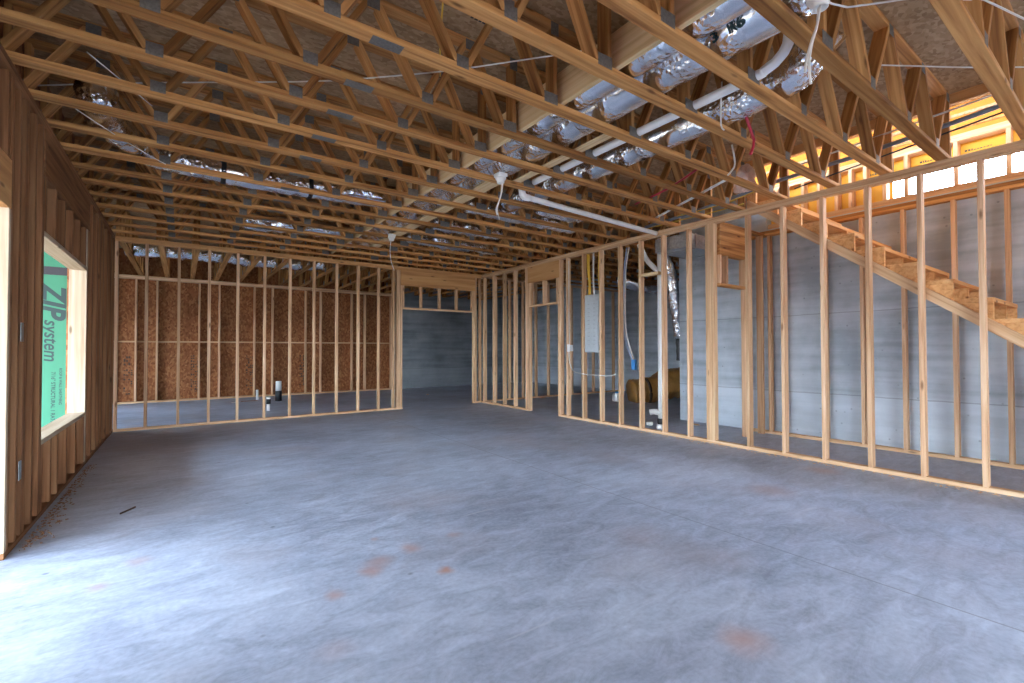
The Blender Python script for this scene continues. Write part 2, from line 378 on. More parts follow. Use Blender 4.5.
# ------------------------------------------------------------------ framed wall on the left (2x6)
w = thing('stud_framing', 'dark left-hand stud wall framed around the square window opening', 'wall framing', (XL - .07, 6.4, 0))
x0, x1 = XL - .14, XL
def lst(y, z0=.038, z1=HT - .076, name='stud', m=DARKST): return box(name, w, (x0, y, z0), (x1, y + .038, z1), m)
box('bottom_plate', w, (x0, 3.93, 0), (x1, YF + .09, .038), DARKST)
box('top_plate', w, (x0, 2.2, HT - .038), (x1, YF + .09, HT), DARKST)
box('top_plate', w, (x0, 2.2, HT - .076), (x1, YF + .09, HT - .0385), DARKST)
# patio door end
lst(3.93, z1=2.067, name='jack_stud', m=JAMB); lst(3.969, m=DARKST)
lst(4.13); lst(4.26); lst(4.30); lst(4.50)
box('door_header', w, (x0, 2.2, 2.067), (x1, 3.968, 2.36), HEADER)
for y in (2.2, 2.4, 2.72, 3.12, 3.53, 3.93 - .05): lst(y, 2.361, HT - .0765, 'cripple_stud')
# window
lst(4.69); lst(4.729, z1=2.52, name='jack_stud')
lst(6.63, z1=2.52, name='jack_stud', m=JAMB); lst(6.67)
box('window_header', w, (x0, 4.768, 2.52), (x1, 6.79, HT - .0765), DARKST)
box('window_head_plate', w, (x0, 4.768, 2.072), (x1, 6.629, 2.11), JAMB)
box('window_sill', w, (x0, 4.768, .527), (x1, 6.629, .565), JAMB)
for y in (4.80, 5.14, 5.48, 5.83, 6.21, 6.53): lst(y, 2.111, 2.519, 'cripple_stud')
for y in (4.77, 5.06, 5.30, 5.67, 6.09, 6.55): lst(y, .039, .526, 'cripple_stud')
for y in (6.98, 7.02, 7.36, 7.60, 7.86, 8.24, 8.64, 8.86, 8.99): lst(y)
for z in (.40, 1.28):
    o = box('nail_plate', w, (x1 + .0005, 4.19, z), (x1 + .003, 4.25, z + .12), GALV)
    o['label'] = 'grey steel nail plate'

# ------------------------------------------------------------------ framed far wall with wide cased opening
w = thing('stud_framing', 'far stud wall facing the camera with the wide opening and dropped head', 'wall framing', (2.4, YF + .045, 0))
y0, y1 = YF, YF + .089
def fst(x, z0=.038, z1=HT - .076, name='stud', m=STUD): return box(name, w, (x, y0, z0), (x + .038, y1, z1), m)
box('bottom_plate', w, (XL + .002, y0, 0), (3.69, y1, .038), PLATE)
box('bottom_plate', w, (5.39, y0, 0), (5.598, y1, .038), PLATE)
box('top_plate', w, (XL + .002, y0, HT - .038), (XR - .002, y1, HT), HEADER)
box('top_plate', w, (XL + .002, y0, HT - .076), (XR - .002, y1, HT - .0385), HEADER)
fst(-.838); 
for i in range(10): fst(-.483 + i * S16 - .0 , m=STUD)
fst(3.48); fst(3.56); fst(3.60); fst(3.645, z1=2.55, name='jack_stud')
fst(5.39, z1=2.55, name='jack_stud'); fst(5.43); fst(5.555)
box('header', w, (3.645, y0, 2.55), (5.428, y1, HT - .0765), HEADER)
box('head_plate', w, (3.685, y0, 2.06), (5.389, y1, 2.098), PLATE)
for x in (3.69, 4.09, 4.52, 4.94, 5.35): fst(x, 2.099, 2.549, 'cripple_stud')

# ------------------------------------------------------------------ framed right wall
w = thing('stud_framing', 'long right-hand stud wall of pale studs in front of the stairs', 'wall framing', (XR + .045, 4.0, 0))
x0, x1 = XR, XR + .089
def rst(yl, z0=.038, z1=HT - .076, name='stud', m=STUD): return box(name, w, (x0, yl - .038, z0), (x1, yl, z1), m)
box('bottom_plate', w, (x0, -.7, 0), (x1, 6.40, .038), PLATE)
box('bottom_plate', w, (x0, 7.27, 0), (x1, YF + .089, .038), PLATE)
box('top_plate', w, (x0, -.7, HT - .038), (x1, YF + .089, HT), PLATE)
box('top_plate', w, (x0, -.7, HT - .076), (x1, YF + .089, HT - .0385), PLATE)
for i in list(range(-3, 6)) + list(range(7, 13)):
    rst(.8977 + i * S16)
for y in (3.356, 3.395, 3.434): rst(y + .026, name='post_ply', m=PLATE)
rst(6.18); rst(6.362); rst(6.401, z1=2.54, name='jack_stud'); rst(7.31, z1=2.54, name='jack_stud'); rst(7.349); rst(7.39)
for y in (7.80, 8.20, 8.60, 9.0): rst(y)
box('header', w, (x0, 6.363, 2.541), (x1, 7.31, HT - .0765), HEADER)
box('head_plate', w, (x0, 6.402, 2.06), (x1, 7.271, 2.098), PLATE)
for y in (6.45, 6.85, 7.26): rst(y, 2.099, 2.54, 'cripple_stud')
box('blocking', w, (x0 + .001, 4.205, 2.31), (x0 + .08, 4.511, 2.355), LVL)

# furring wall in front of the concrete
w = thing('stud_framing', 'furring stud wall standing against the concrete behind the stairs', 'wall framing', (6.93, 1.5, 0))
x0, x1 = 6.90, 6.99
box('bottom_plate', w, (x0, -.7, 0), (x1, 3.62, .038), PLATE)
box('top_plate', w, (x0, -.7, 2.865), (x1, 3.62, 2.903), TRUSS)
box('top_plate', w, (x0, -.7, 2.904), (x1, 3.62, 2.94), TRUSS)
for y in (-.35, .06, .46, .87, 1.28, 1.72, 2.13, 2.54, 3.05, 3.25, 3.55):
    box('stud', w, (x0, y, .038), (x1, y + .038, 2.865), STUD)
# partition with a door opening under the top of the stairs
w = thing('stud_framing', 'short stud partition with a brown header across the space under the stairs', 'wall framing', (6.3, 3.35, 0))
y0, y1 = 3.31, 3.40
box('header', w, (5.70, y0, 2.46), (6.42, y1, 2.86), TRUSS)
box('top_plate', w, (5.70, y0, 2.862), (6.88, y1, 2.90), TRUSS)
box('head_plate', w, (5.70, y0, 2.05), (6.37, y1, 2.088), HEADER)
for x in (5.702, 5.86, 6.33): box('cripple_stud', w, (x, y0, 2.09), (x + .038, y1, 2.459), STUD)
for x in (6.372, 6.411, 6.80): box('stud', w, (x, y0, .0), (x + .038, y1, 2.861 if x != 6.372 else 2.459), STUD)

# rear partition seen through the far right doorway
w = thing('stud_framing', 'dim stud partition beyond the doorway in the right-hand wall', 'wall framing', (8.0, 9.2, 0))
box('bottom_plate', w, (5.75, 9.1, 0), (10.55, 9.189, .038), PLATE)
box('top_plate', w, (5.75, 9.1, HT - .05), (10.55, 9.189, HT - .001), STUD)
x = 6.03
while x < 10.5:
    box('stud', w, (x, 9.1, .038), (x + .038, 9.189, HT - .051), STUD); x += S16

# studs in front of the rear sheathing
w = thing('stud_framing', 'rear exterior stud wall against orange strand board in the back room', 'wall framing', (2.2, YB - .07, 0))
y0, y1 = YB - .14, YB - .001
box('bottom_plate', w, (-3.56, y0, 0), (5.27, y1, .038), PLATE)
box('top_plate', w, (-3.56, y0, HT - .076), (5.27, y1, HT), STUD)
xs = [-2.5, -2.09, -1.68, -1.28, -.863, -.478, .342, .759, 1.532, 1.954, 2.772, 3.166, 4.026, 4.406, 5.206]
for x in xs: box('stud', w, (x - .038, y0, .038), (x, y1, HT - .0765), STUD)
for a, b in zip(xs, xs[1:]): box('blocking', w, (a + .001, y1 - .05, 1.40), (b - .039, y1, 1.435), STUD)
def scribble(parent, x, z0, z1, wid, y, mat, seed):
    rnd = random.Random(seed); bx = []
    z = z0
    while z < z1:
        h = rnd.uniform(.02, .07)
        for k in range(4):
            if rnd.random() < .6: bx.append(((x + k * wid / 4, y - .0012, z), (x + (k + .75) * wid / 4, y - .0002, z + h * rnd.uniform(.3, 1))))
        z += h + .012
    return bx
bx = []
for k, x in enumerate((-1.10, .16, 1.34, 2.62)): bx += scribble(w, x, .2, 1.08, .17, YB + .001, BROWNINK, k)
struct(raw_boxes('wall_back_stamp', bx, BROWNINK, D.objects['wall_back']))

# upper exterior wall above the concrete: studs, yellow sheathing, daylight gaps
w = thing('stud_framing', 'short sunlit stud wall on top of the concrete wall above the stairs', 'wall framing', (7.12, 1.4, 2.99))
x0, x1 = XC + .02, XC + .16
box('sill_plate', w, (x0, -.9, 2.99), (x1, 3.35, 3.028), STUD)
box('sill_plate', w, (x0, -.9, 3.0285), (x1, 3.35, 3.066), STUD)
box('top_plate', w, (x0, -.9, 3.555), (x1, 3.35, 3.593), PLATE)
box('top_plate', w, (x0, -.9, 3.594), (x1, 3.35, 3.632), PLATE)
for y in (-.35, .06, .46, .87, 1.28, 1.72, 1.93, 2.13, 2.29, 2.45, 2.66, 2.86, 3.20):
    box('stud', w, (x0, y, 3.0665), (x1, y + .038, 3.5545), STUD)
sh = raw_boxes('sheathing', [((x1 + .001, -.9, 3.315), (x1 + .013, 1.90, 3.63)), ((x1 + .001, 1.901, 2.99), (x1 + .013, 3.369, 3.63))], YELLOW, w); sh['label'] = 'yellow sheathing panels'
z = 3.633
for k in range(14):
    h = (.10, .03, .12, .035)[k % 4]
    o = raw_boxes('siding_board', [((x1 + .001 - .012 * (k % 2), -.9, z), (x1 + .03, 9.0, z + h - .004))], (ORANGE, TRUSS, ORANGE, STUD)[k % 4], w); z += h
    o['label'] = ('orange board', 'brown board', 'orange board', 'pale board')[k % 4]
bx = []
rnd = random.Random(3)
for yy in (.55, .97, 1.37, 1.85):
    y = yy + .06
    for k in range(9):
        l = rnd.uniform(.010, .022); bx.append(((x1 - .0005, y, 3.452 - (0 if k < 6 else .0)), (x1 + .0008, y + l, 3.452 + (.022 if k > 5 else .011)))); y += l + .008
raw_boxes('stamp', bx, INK, w)

# ------------------------------------------------------------------ floor trusses
def make_truss(label, x0, x1, posts, low, high, group):
    """open-web truss along X at Y 0..0.089; posts: chase verticals; low/high: node x on bottom/top chord"""
    t = thing('floor_truss', label, 'floor truss', (0, 0, HT), group)
    box('bottom_chord', t, (x0, 0, HT + .0005), (x1, .089, HT + .038), TRUSS)
    box('top_chord', t, (x0, 0, TT - .038), (x1, .089, TT), TRUSS)
    zb, zt = HT + .0385, TT - .0385
    for x in [x0 + .019, x1 - .019] + posts: box('post', t, (x - .019, 0, zb), (x + .019, .089, zt), TRUSS)
    nodes = sorted([(x, 0) for x in low] + [(x, 1) for x in high])
    for (xa, ka), (xb, kb) in zip(nodes, nodes[1:]):
        if ka == kb: continue
        s = 1 if xb > xa else -1
        pa = V((xa + .045, .0445, zt - .018 if ka else zb + .018)); pb = V((xb - .045, .0445, zt - .018 if kb else zb + .018))
        d = (pb - pa).normalized(); pa -= d * .012; pb += d * .012
        beam('web', t, pa, pb, .089, .038, TRUSS, (0, 0, 1))
    for x in low: box('connector_plate', t, (x - .042, -.0012, HT + .014), (x + .042, 0, HT + .088), PLATEM)
    for x in high: box('connector_plate', t, (x - .042, -.0012, TT - .088), (x + .042, 0, TT - .012), PLATEM)
    for x in posts:
        box('connector_plate', t, (x - .045, -.0012, HT + .014), (x + .02, 0, HT + .09), PLATEM)
        box('connector_plate', t, (x - .04, -.0012, TT - .10), (x + .03, 0, TT - .006), PLATEM)
    sp = box('splice_plate', t, (.83, .006, HT - .0012), (1.01, .083, HT), PLATEM); sp['label'] = 'grey steel splice plate'
    return t
far_edges = [.635, 1.165, 1.585, 2.035, 2.545, 3.045, 3.49, 3.965, 4.45, 4.93] + [4.93 + .4877 * k for k in range(1, 9)]
ords = ['nearest', 'second', 'third', 'fourth', 'fifth', 'sixth', 'seventh', 'eighth', 'ninth', 'tenth', 'eleventh', 'twelfth', 'thirteenth', 'fourteenth', 'fifteenth', 'sixteenth', 'seventeenth', 'eighteenth', 'nineteenth', 'twentieth']
def olab(i, n, where):
    if i == 0: return 'open-web floor truss nearest the camera ' + where
    if i == n - 1: return 'open-web floor truss farthest from the camera ' + where
    return '%s open-web floor truss counting back from the camera %s' % (ords[i], where)
LOW = [-.92, -.15, .615, 1.385, 2.075, 3.025, 3.72, 4.49, 5.26]
HIGH = [-.535, .235, 1.0, 1.735, 3.37, 4.105, 4.875, 5.62]
proto = None
for i, fe in enumerate(far_edges):
    lab = olab(i, len(far_edges), 'over the main room'); y = fe - .089
    if proto is None:
        proto = make_truss(lab, -.975, 5.688, [2.135, 2.965], LOW, HIGH, 'main room floor trusses'); proto.location = (0, y, HT)
    else: copy_tree(proto, (0, y, HT), lab)

# trusses of the rear rooms run the other way
def rot_truss(y0, y1):
    t = thing('floor_truss', 'x', 'floor truss', (0, 0, HT), 'rear room floor trusses')
    box('bottom_chord', t, (0, y0, HT + .0005), (.089, y1, HT + .038), TRUSS)
    box('top_chord', t, (0, y0, TT - .038), (.089, y1, TT), TRUSS)
    zb, zt = HT + .0385, TT - .0385
    for y in (y0 + .019, y1 - .019): box('post', t, (0, y - .019, zb), (.089, y + .019, zt), TRUSS)
    n = 12; st = (y1 - y0 - .12) / n
    for k in range(n):
        ya, yb = y0 + .06 + k * st + .04, y0 + .06 + (k + 1) * st - .04
        za, zz = (zb + .018, zt - .018) if k % 2 == 0 else (zt - .018, zb + .018)
        beam('web', t, (.0445, ya, za), (.0445, yb, zz), .089, .038, TRUSS, (0, 0, 1))
    for k in range(1, n):
        y = y0 + .06 + k * st
        z = (HT + .006) if k % 2 == 0 else (TT - .11)
        box('connector_plate', t, (-.0012, y - .06, z), (0, y + .06, z + .104), PLATEM)
    return t
xs = [-.80 + .4877 * k for k in range(-3, 20)]
rp = None
for i, x in enumerate(xs):
    lab = 'floor truss running away over the rear room, %s from the left wall' % (ords + ['twenty-first', 'twenty-second', 'twenty-third'])[i].replace('nearest', 'first')
    if rp is None: rp = rot_truss(YF + .16, YB - .002); rp['label'] = lab; rp.location = (x - .0445, 0, HT)
    else: copy_tree(rp, (x - .0445, 0, HT), lab)
# trusses of the mechanical room
pm = None
my = [4.95 + .4877 * k for k in range(9)]
for i, y in enumerate(my):
    lab = olab(i, len(my), 'over the mechanical room')
    if pm is None:
        pm = make_truss(lab, 5.70, 10.59, [], [5.78, 6.55, 7.32, 8.09, 8.86, 9.63, 10.40], [6.165, 6.935, 7.705, 8.475, 9.245, 10.015], 'mechanical room floor trusses')
        for c in list(pm.children):
            if c.name.startswith('splice'): D.objects.remove(c)
        pm.location = (0, y, HT)
    else: copy_tree(pm, (0, y, HT), lab)

# long board on edge beside the duct chase, and flat boards under the ducts
o = box('strongback_board', None, (2.185, .2, HT + .04), (2.223, 8.9, HT + .275), LVL)
tag(o, 'long pale board on edge threaded through the trusses beside the foil duct', 'board')
o = box('support_board', None, (2.80, 2.5, HT + .0385), (2.885, 4.0, HT + .057), LVL)
tag(o, 'narrow pale board lying on the truss chords under the foil duct edge', 'board')
o = box('support_board', None, (2.59, 4.03, HT + .0385), (2.735, 7.9, HT + .057), LVL)
tag(o, 'wide flat pale board laid along the chords behind the middle lampholder', 'board')
# rim ribbon at stairwell
o = box('rim_board', None, (5.69, -.6, 3.455), (5.728, 3.29, TT), HEADER)
tag(o, 'knotty rim board along the stairwell edge above the right wall', 'board')

# ------------------------------------------------------------------ stairs
t = thing('staircase', 'raw wooden staircase with cut stringers rising behind the right wall', 'staircase', (6.3, -.9, 0))
run, rise = .2535, .193
def noseY(k): return .829 + run * k
def noseZ(k): return 1.671 + rise * k
k0, k1 = -8, 8
def stringer(x, wdt):
    sl = rise / run
    def under(y): return max(0.0, noseZ(0) + (y - noseY(0)) * sl - .315)
    yz = noseY(0) + (.315 - noseZ(0)) / sl
    bm = bmesh.new()
    def quad(*c): bm.faces.new([bm.verts.new(p) for p in c])
    xa, xb = x, x + wdt; pz = 0.0
    for k in range(k0, k1 + 1):
        ya, yb, zt = noseY(k), noseY(k + 1), noseZ(k) - .04
        ys = [ya] + ([yz] if ya + .001 < yz < yb - .001 else []) + [yb]
        quad((xa, ya, max(pz, under(ya))), (xb, ya, max(pz, under(ya))), (xb, ya, zt), (xa, ya, zt))
        quad((xa, ya, zt), (xb, ya, zt), (xb, yb, zt), (xa, yb, zt))
        for p, q in zip(ys, ys[1:]):
            quad((xa, p, under(p)), (xa, p, zt), (xa, q, zt), (xa, q, under(q)))
            quad((xb, p, under(p)), (xb, q, under(q)), (xb, q, zt), (xb, p, zt))
            quad((xa, p, under(p)), (xa, q, under(q)), (xb, q, under(q)), (xb, p, under(p)))
        pz = zt
    quad((xa, yb, under(yb)), (xa, yb, zt), (xb, yb, zt), (xb, yb, under(yb)))
    return finish('stringer', bm, STAIRW, t)
for x in (5.73, 6.30, 6.855): stringer(x, .038)
for k in range(k0, k1 + 1):
    box('tread', t, (5.731, noseY(k) - .004, noseZ(k) - .039), (6.892, noseY(k) + run - .002, noseZ(k)), STAIRW)
sl = rise / run
d = V((0, 1, sl)).normalized()
off = -.315 + .055
ya, yb = noseY(-6), noseY(k1) + .1
b = beam('ledger', t, (5.711, ya, noseZ(0) + (ya - noseY(0)) * sl + off), (5.711, yb, noseZ(0) + (yb - noseY(0)) * sl + off), .034, .089, PLATE, (0, -sl, 1))
b['label'] = 'pale lumber strip along the stringer'

# ------------------------------------------------------------------ ducts
def duct(name, label, pts, r, crinkle=.02, seg=20, straps=(), rib=0., group='foil ducts', flat=1., step=.05, seed=0):
    t = thing(name, label, 'duct', pts[0], group)
    o = finish('foil_jacket', tube_bm(pts, r, seg=seg, step=step, crinkle=crinkle, rib=rib, flat=flat, seed=seed), FOIL, t)
    for p in straps:
        path = smooth_path(pts, .05); i = min(range(1, len(path) - 1), key=lambda i: (path[i] - V(p)).length)
        q = path[i]; dd = (path[i + 1] - path[i - 1]).normalized()
        finish('strap', tube_bm([q - dd * .022, q + dd * .022], r + .006, seg=20, step=.02), BLACK, t)
    return t
d1 = duct('foil_duct', 'large crinkled foil duct in the ceiling chase, its right-hand run', [(2.645, 1.02, 3.150), (2.645, 3.7, 3.150), (2.645, 4.3, 3.167), (2.645, 8.3, 3.167)], .163, .004, 28, seed=1)
text('marking', 'R6', .085, DKGREEN, d1, (2.524, 1.40, 3.022), (0, -1, 0), (-.7, 0, .7), .002)
text('marking', '3', .075, DKGREEN, d1, (2.524, 1.50, 3.022), (0, -1, 0), (-.7, 0, .7), .002)
duct('foil_duct', 'smoother foil duct squeezed beside the pale board in the ceiling chase', [(2.352, 1.02, 3.108), (2.352, 8.3, 3.108)], .120, .003, 28, seed=5)
duct('foil_duct', 'single foil duct threaded through truss webs right of the chase', [(3.44, 1.25, 3.34), (3.45, 1.38, 3.21), (3.45, 1.62, 3.13), (3.45, 3.0, 3.12), (3.44, 4.0, 3.12), (3.42, 4.85, 3.13)], .136, .010, 24, seed=9)
duct('foil_duct', 'foil duct bending across the dark left ceiling behind black straps', [(-.535, 4.5, 3.12), (-.535, 5.0, 3.12), (-.30, 5.5, 3.10), (.1, 5.62, 3.09), (.8, 5.62, 3.08), (1.5, 5.62, 3.10), (2.02, 5.60, 3.12)], .125, .010, 20,
     straps=((.33, 5.62, 3.09), (1.18, 5.62, 3.09)), seed=12)
duct('foil_duct', 'foil branch duct low in the trusses near the rear left of the main ceiling', [(.7, 7.57, 3.07), (2.02, 7.57, 3.12)], .12, .03, 16, seed=21)
duct('foil_duct', 'foil branch duct leading right from the chase behind the white pipe', [(2.95, 5.13, 3.09), (3.8, 5.13, 3.07), (4.8, 5.13, 3.08)], .11, .03, 16, seed=22)
duct('foil_duct', 'foil branch duct crossing toward the far right corner ceiling', [(2.95, 6.10, 3.08), (3.5, 6.11, 3.07), (4.1, 6.10, 3.09)], .11, .035, 16, seed=23)
duct('foil_duct', 'farthest foil branch duct, above the approach to the wide opening', [(2.95, 7.08, 3.08), (3.9, 7.08, 3.06), (4.7, 7.08, 3.07)], .11, .035, 16, seed=24)
duct('foil_duct', 'short foil duct piece between trusses right of the white pipe elbow', [(3.75, 4.65, 3.09), (4.1, 4.65, 3.07), (4.5, 4.66, 3.09)], .11, .03, 16, seed=31)
duct('foil_duct', 'long foil duct crossing the back room above the left studs', [(-.9, 11.25, 3.14), (.5, 11.22, 3.16), (1.6, 11.15, 3.12), (2.6, 10.9, 3.15)], .14, .03, 16, seed=25)
duct('foil_duct', 'drooping foil flex duct over the mechanical room', [(7.9, 7.0, 2.80), (8.3, 6.6, 2.60), (8.9, 6.5, 2.62), (9.4, 6.9, 2.85)], .14, .035, 16, seed=26)
duct('foil_duct', 'hanging foil flex duct curving down beside the concrete corner', [(6.90, 5.1, 2.92), (7.03, 5.04, 2.65), (7.13, 5.02, 2.2), (7.23, 5.0, 1.75), (7.28, 5.0, 1.42)], .105, .012, 16, rib=.05, seed=27)
tb = finish('duct_liner', tube_bm([(7.28, 5.0, 1.415), (7.30, 5.0, 1.25), (7.32, 5.01, 1.02)], .08, seg=14, rib=.04), DKFOIL); tag(tb, 'black flexible duct end hanging below the foil near the concrete corner', 'duct')
t = thing('sheet_metal_duct', 'grey sheet metal box duct above the studs left of the thick post', 'duct', (6.4, 4.3, 2.7))
box('duct_body', t, (5.75, 3.80, 2.66), (6.95, 4.36, 2.86), GALV)
for x in (5.9, 6.5): box('seam_cleat', t, (x, 3.79, 2.65), (x + .025, 4.37, 2.87), GALV)

# ------------------------------------------------------------------ pipes
def pipe_thing(name, label, pts, r, mat, cat='pipe', **kw):
    o = finish(name, tube_bm(pts, r, **kw), mat, None, pts[0]); tag(o, label, cat); return o
pipe_thing('drain_pipe', 'white plastic pipe running back through the trusses right of the foil duct', [(3.05, 1.30, 3.5), (3.05, 1.30, 3.2), (3.05, 1.34, 3.08), (3.045, 1.46, 3.02), (3.04, 1.7, 3.01), (3.04, 3.85, 3.01)], .033, PVC, seg=14, step=.08)
t = thing('drain_pipe', 'long white plastic pipe under the trusses slanting to the right wall', 'pipe', (3.02, 4.08, 2.9))
finish('pipe_run', tube_bm([(3.06, 4.035, 2.905), (5.58, 4.215, 2.903)], .031, seg=14, step=.3), PVC, t)
finish('elbow_fitting', tube_bm([(3.12, 4.04, 2.905), (3.05, 4.035, 2.905), (3.02, 4.035, 2.94), (3.015, 4.035, 2.99)], .038, seg=14, step=.02), PVC, t)
# tall vent/drain stack
t = thing('drain_stack', 'tall white drain stack with black coupling behind the right wall studs', 'pipe', (5.98, 4.5, 0))
cx, cy = 6.005, 4.46
finish('pipe_run', tube_bm([(cx, cy, .16), (cx, cy, 2.93)], .048, seg=18, step=.5), PVC, t)
finish('wye_branch', tube_bm([(cx, cy, 2.38), (cx - .16, cy + .14, 2.62), (cx - .24, cy + .21, 2.86)], .04, seg=14), PVC, t)
lathe('coupling', [(.056, .07), (.062, .075), (.062, .15), (.056, .155)], (cx, cy, 0), BLACK, t)
lathe('floor_collar', [(.075, 0), (.078, .01), (.07, .07), (.056, .07)], (cx, cy, 0), PVC, t)
finish('cleanout', tube_bm([(cx, cy, .24), (cx - .08, cy + .07, .26), (cx - .13, cy + .12, .25)], .045, seg=14), PVC, t)
lathe('cap', [(.0, .04), (.045, .05), (.05, .09), (.046, .10), (.0, .10)], (cx - .12, cy + .13, 0), PVC, t)
# stubs in the rear room
def stub(label, x, y, parts):
    t = thing('pipe_stub', label, 'pipe', (x, y, 0))
    for nm, z0, z1, r, m in parts: lathe(nm, [(0, z0), (r, z0), (r, z1 - .004), (r - .006, z1), (0, z1)], (x, y, 0), m, t)
stub('short white pipe stub rising from the back room floor', 1.50, 12.9, [('pipe_run', 0, .24, .03, PVC)])
stub('white pipe stub with a black sleeve close behind the far wall studs', 1.40, 10.35, [('pipe_run', 0, .14, .03, PVC), ('sleeve', .14, .24, .042, BLACK), ('cap', .24, .28, .036, PVC)])
stub('thickest pipe stub with white top and black lower sleeve in the back room', 1.88, 12.3, [('sleeve', 0, .24, .072, BLACK), ('pipe_run', .24, .47, .065, PVC)])

# ------------------------------------------------------------------ electrics
t = thing('electrical_panel', 'grey steel breaker panel box mounted between studs in the right wall', 'electrical panel', (5.66, 5.57, 1.17))
bm = bmesh.new()
box('enclosure', t, (5.635, 5.408, 1.17), (5.72, 5.733, 2.15), PANELM)
box('cover', t, (5.622, 5.415, 1.18), (5.636, 5.726, 2.14), PANELM)
bx = []
for k in range(11):
    for y in (5.50, 5.63):
        z = 1.30 + k * .068; bx.append(((5.619, y - .022, z), (5.6225, y + .022, z + .012)))
raw_boxes('knockouts', bx, GALV, t)
for k, (y, m) in enumerate(((5.70, YCABLE), (5.685, YCABLE), (5.66, YCABLE), (5.57, CABLE), (5.55, CABLE), (5.44, YCABLE))):
    o = tube('cable', [(5.66 + .004 * k, y, 2.86), (5.66, y - .01, 2.6), (5.67, y - .03 if k < 3 else y, 2.35), (5.67, y - .02, 2.14)], .009 if m is YCABLE else .007, m)
    tag(o, ['yellow cable dropping into the breaker panel, leftmost', 'yellow cable dropping into the breaker panel, second from left', 'yellow cable dropping into the breaker panel, third from left', 'white cable dropping into the breaker panel, left one', 'white cable dropping into the breaker panel, right one', 'lone yellow cable at the right edge of the breaker panel'][k], 'cable')
t = thing('outlet_box', 'small white outlet box on a stud left of the breaker panel', 'outlet box', (5.59, 6.10, 1.18))
box('box_body', t, (5.60, 6.085, 1.19), (5.68, 6.1405, 1.30), WHITE)
box('mud_ring', t, (5.592, 6.078, 1.18), (5.60, 6.148, 1.31), WHITE)
o = tube('cable', [(5.61, 6.11, 2.8), (5.61, 6.11, 1.9), (5.62, 6.11, 1.31)], .007, CABLE); tag(o, 'white cable running down the stud to the outlet box', 'cable')
o = tube('cable', [(5.595, 6.10, 1.18), (5.58, 6.06, .98), (5.585, 5.97, .84), (5.59, 5.75, .80), (5.59, 5.4, .79), (5.59, 5.1, .80), (5.60, 5.02, .83)], .008, CABLE); tag(o, 'white cable looping across the studs below the breaker panel', 'cable')
t = thing('water_tubing', 'grey and blue water tubing hanging between studs right of the panel', 'tubing', (5.76, 4.93, 2.8))
finish('tube_run', tube_bm([(5.78, 4.93, 2.85), (5.76, 4.965, 2.5), (5.75, 4.985, 1.9), (5.75, 4.97, 1.5), (5.76, 4.90, 1.22), (5.77, 4.82, 1.05)], .013, seg=10), GREYTUBE, t)
finish('tube_run', tube_bm([(5.80, 4.90, 2.85), (5.775, 4.945, 2.5), (5.765, 4.96, 1.9), (5.765, 4.94, 1.5), (5.77, 4.86, 1.22), (5.78, 4.80, 1.05)], .011, seg=10), CABLE, t)
box('blue_valve', t, (5.755, 4.76, .90), (5.80, 4.835, 1.06), BLUE)

def lampholder(label, x, y, z, tails):
    t = thing('lampholder', label, 'lampholder', (x, y, z), 'ceiling lampholders')
    lathe('base', [(0, .0), (.052, 0), (.056, -.010), (.050, -.022), (.040, -.032), (.038, -.056), (.034, -.060), (.028, -.058), (.026, -.034), (0, -.034)], (x, y, z), WHITE, t, 24)
    box('junction_box', t, (x - .05, y - .05, z + .001), (x + .05, y + .05, z + .036), WHITE)
    for p in tails: finish('tail_wire', tube_bm(p, .006, seg=8, step=.03), CABLE, t)
lampholder('white lampholder with two hanging wires nearest the camera at the top edge', 2.51, .935, HT - .0005,
           [[(2.505, .93, 2.89), (2.495, .94, 2.80), (2.45, .95, 2.70), (2.395, .95, 2.592), (2.378, .95, 2.53)], [(2.515, .94, 2.89), (2.505, .945, 2.80), (2.455, .95, 2.69), (2.422, .95, 2.579), (2.442, .95, 2.494)]])
lampholder('white lampholder with dangling wire in the middle of the ceiling', 2.575, 3.80, HT + .005,
           [[(2.595, 3.8, 2.91), (2.59, 3.82, 2.78), (2.60, 3.9, 2.66), (2.66, 3.95, 2.57)], [(2.605, 3.8, 2.91), (2.595, 3.82, 2.78), (2.59, 3.9, 2.66), (2.57, 3.86, 2.58)]])
lampholder('white lampholder with one hanging wire farthest back above the wide opening', 2.58, 6.78, HT + .005,
           [[(2.58, 6.80, 2.91), (2.58, 6.84, 2.74), (2.62, 6.9, 2.6), (2.70, 6.98, 2.47)]])
def cable(label, pts, r=.005, m=CABLE): o = tube('cable', pts, r, m, step=.2, seg=8); tag(o, label, 'cable')
cable('white cable strung straight through the truss webs across the upper left ceiling', [(-.96, 4.88, 3.2), (-.335, 4.392, 3.2), (.423, 3.84, 3.2), (.881, 3.492, 3.2), (1.457, 2.956, 3.2), (1.823, 2.55, 3.2), (2.142, 2.187, 3.2)])
cable('white cable sagging between left ceiling trusses', [(-.48, 3.682, 3.0), (-.315, 4.0, 3.0), (-.2, 4.3, 3.03)], .0035)
cable('white cable crossing high in the trusses at the upper right', [(3.56, 1.40, 3.25), (3.706, 1.326, 3.25), (3.931, 1.195, 3.25), (4.621, .748, 3.25), (4.914, .534, 3.25)])
cable('white cable leaving the nearest lampholder toward the right', [(2.55, .95, 2.965), (2.846, .93, 3.03), (3.077, .72, 3.05), (3.4, .55, 3.08)])
cable('white cable crossing the top right corner of the ceiling', [(3.2, .60, 3.08), (3.5, .516, 3.1), (3.884, .418, 3.1), (4.3, .3, 3.1)])
cable('white cable along the dark left duct', [(-.643, 4.483, 2.955), (-.405, 4.946, 2.955), (-.185, 5.28, 2.95), (-.052, 5.442, 2.95)], .0035)
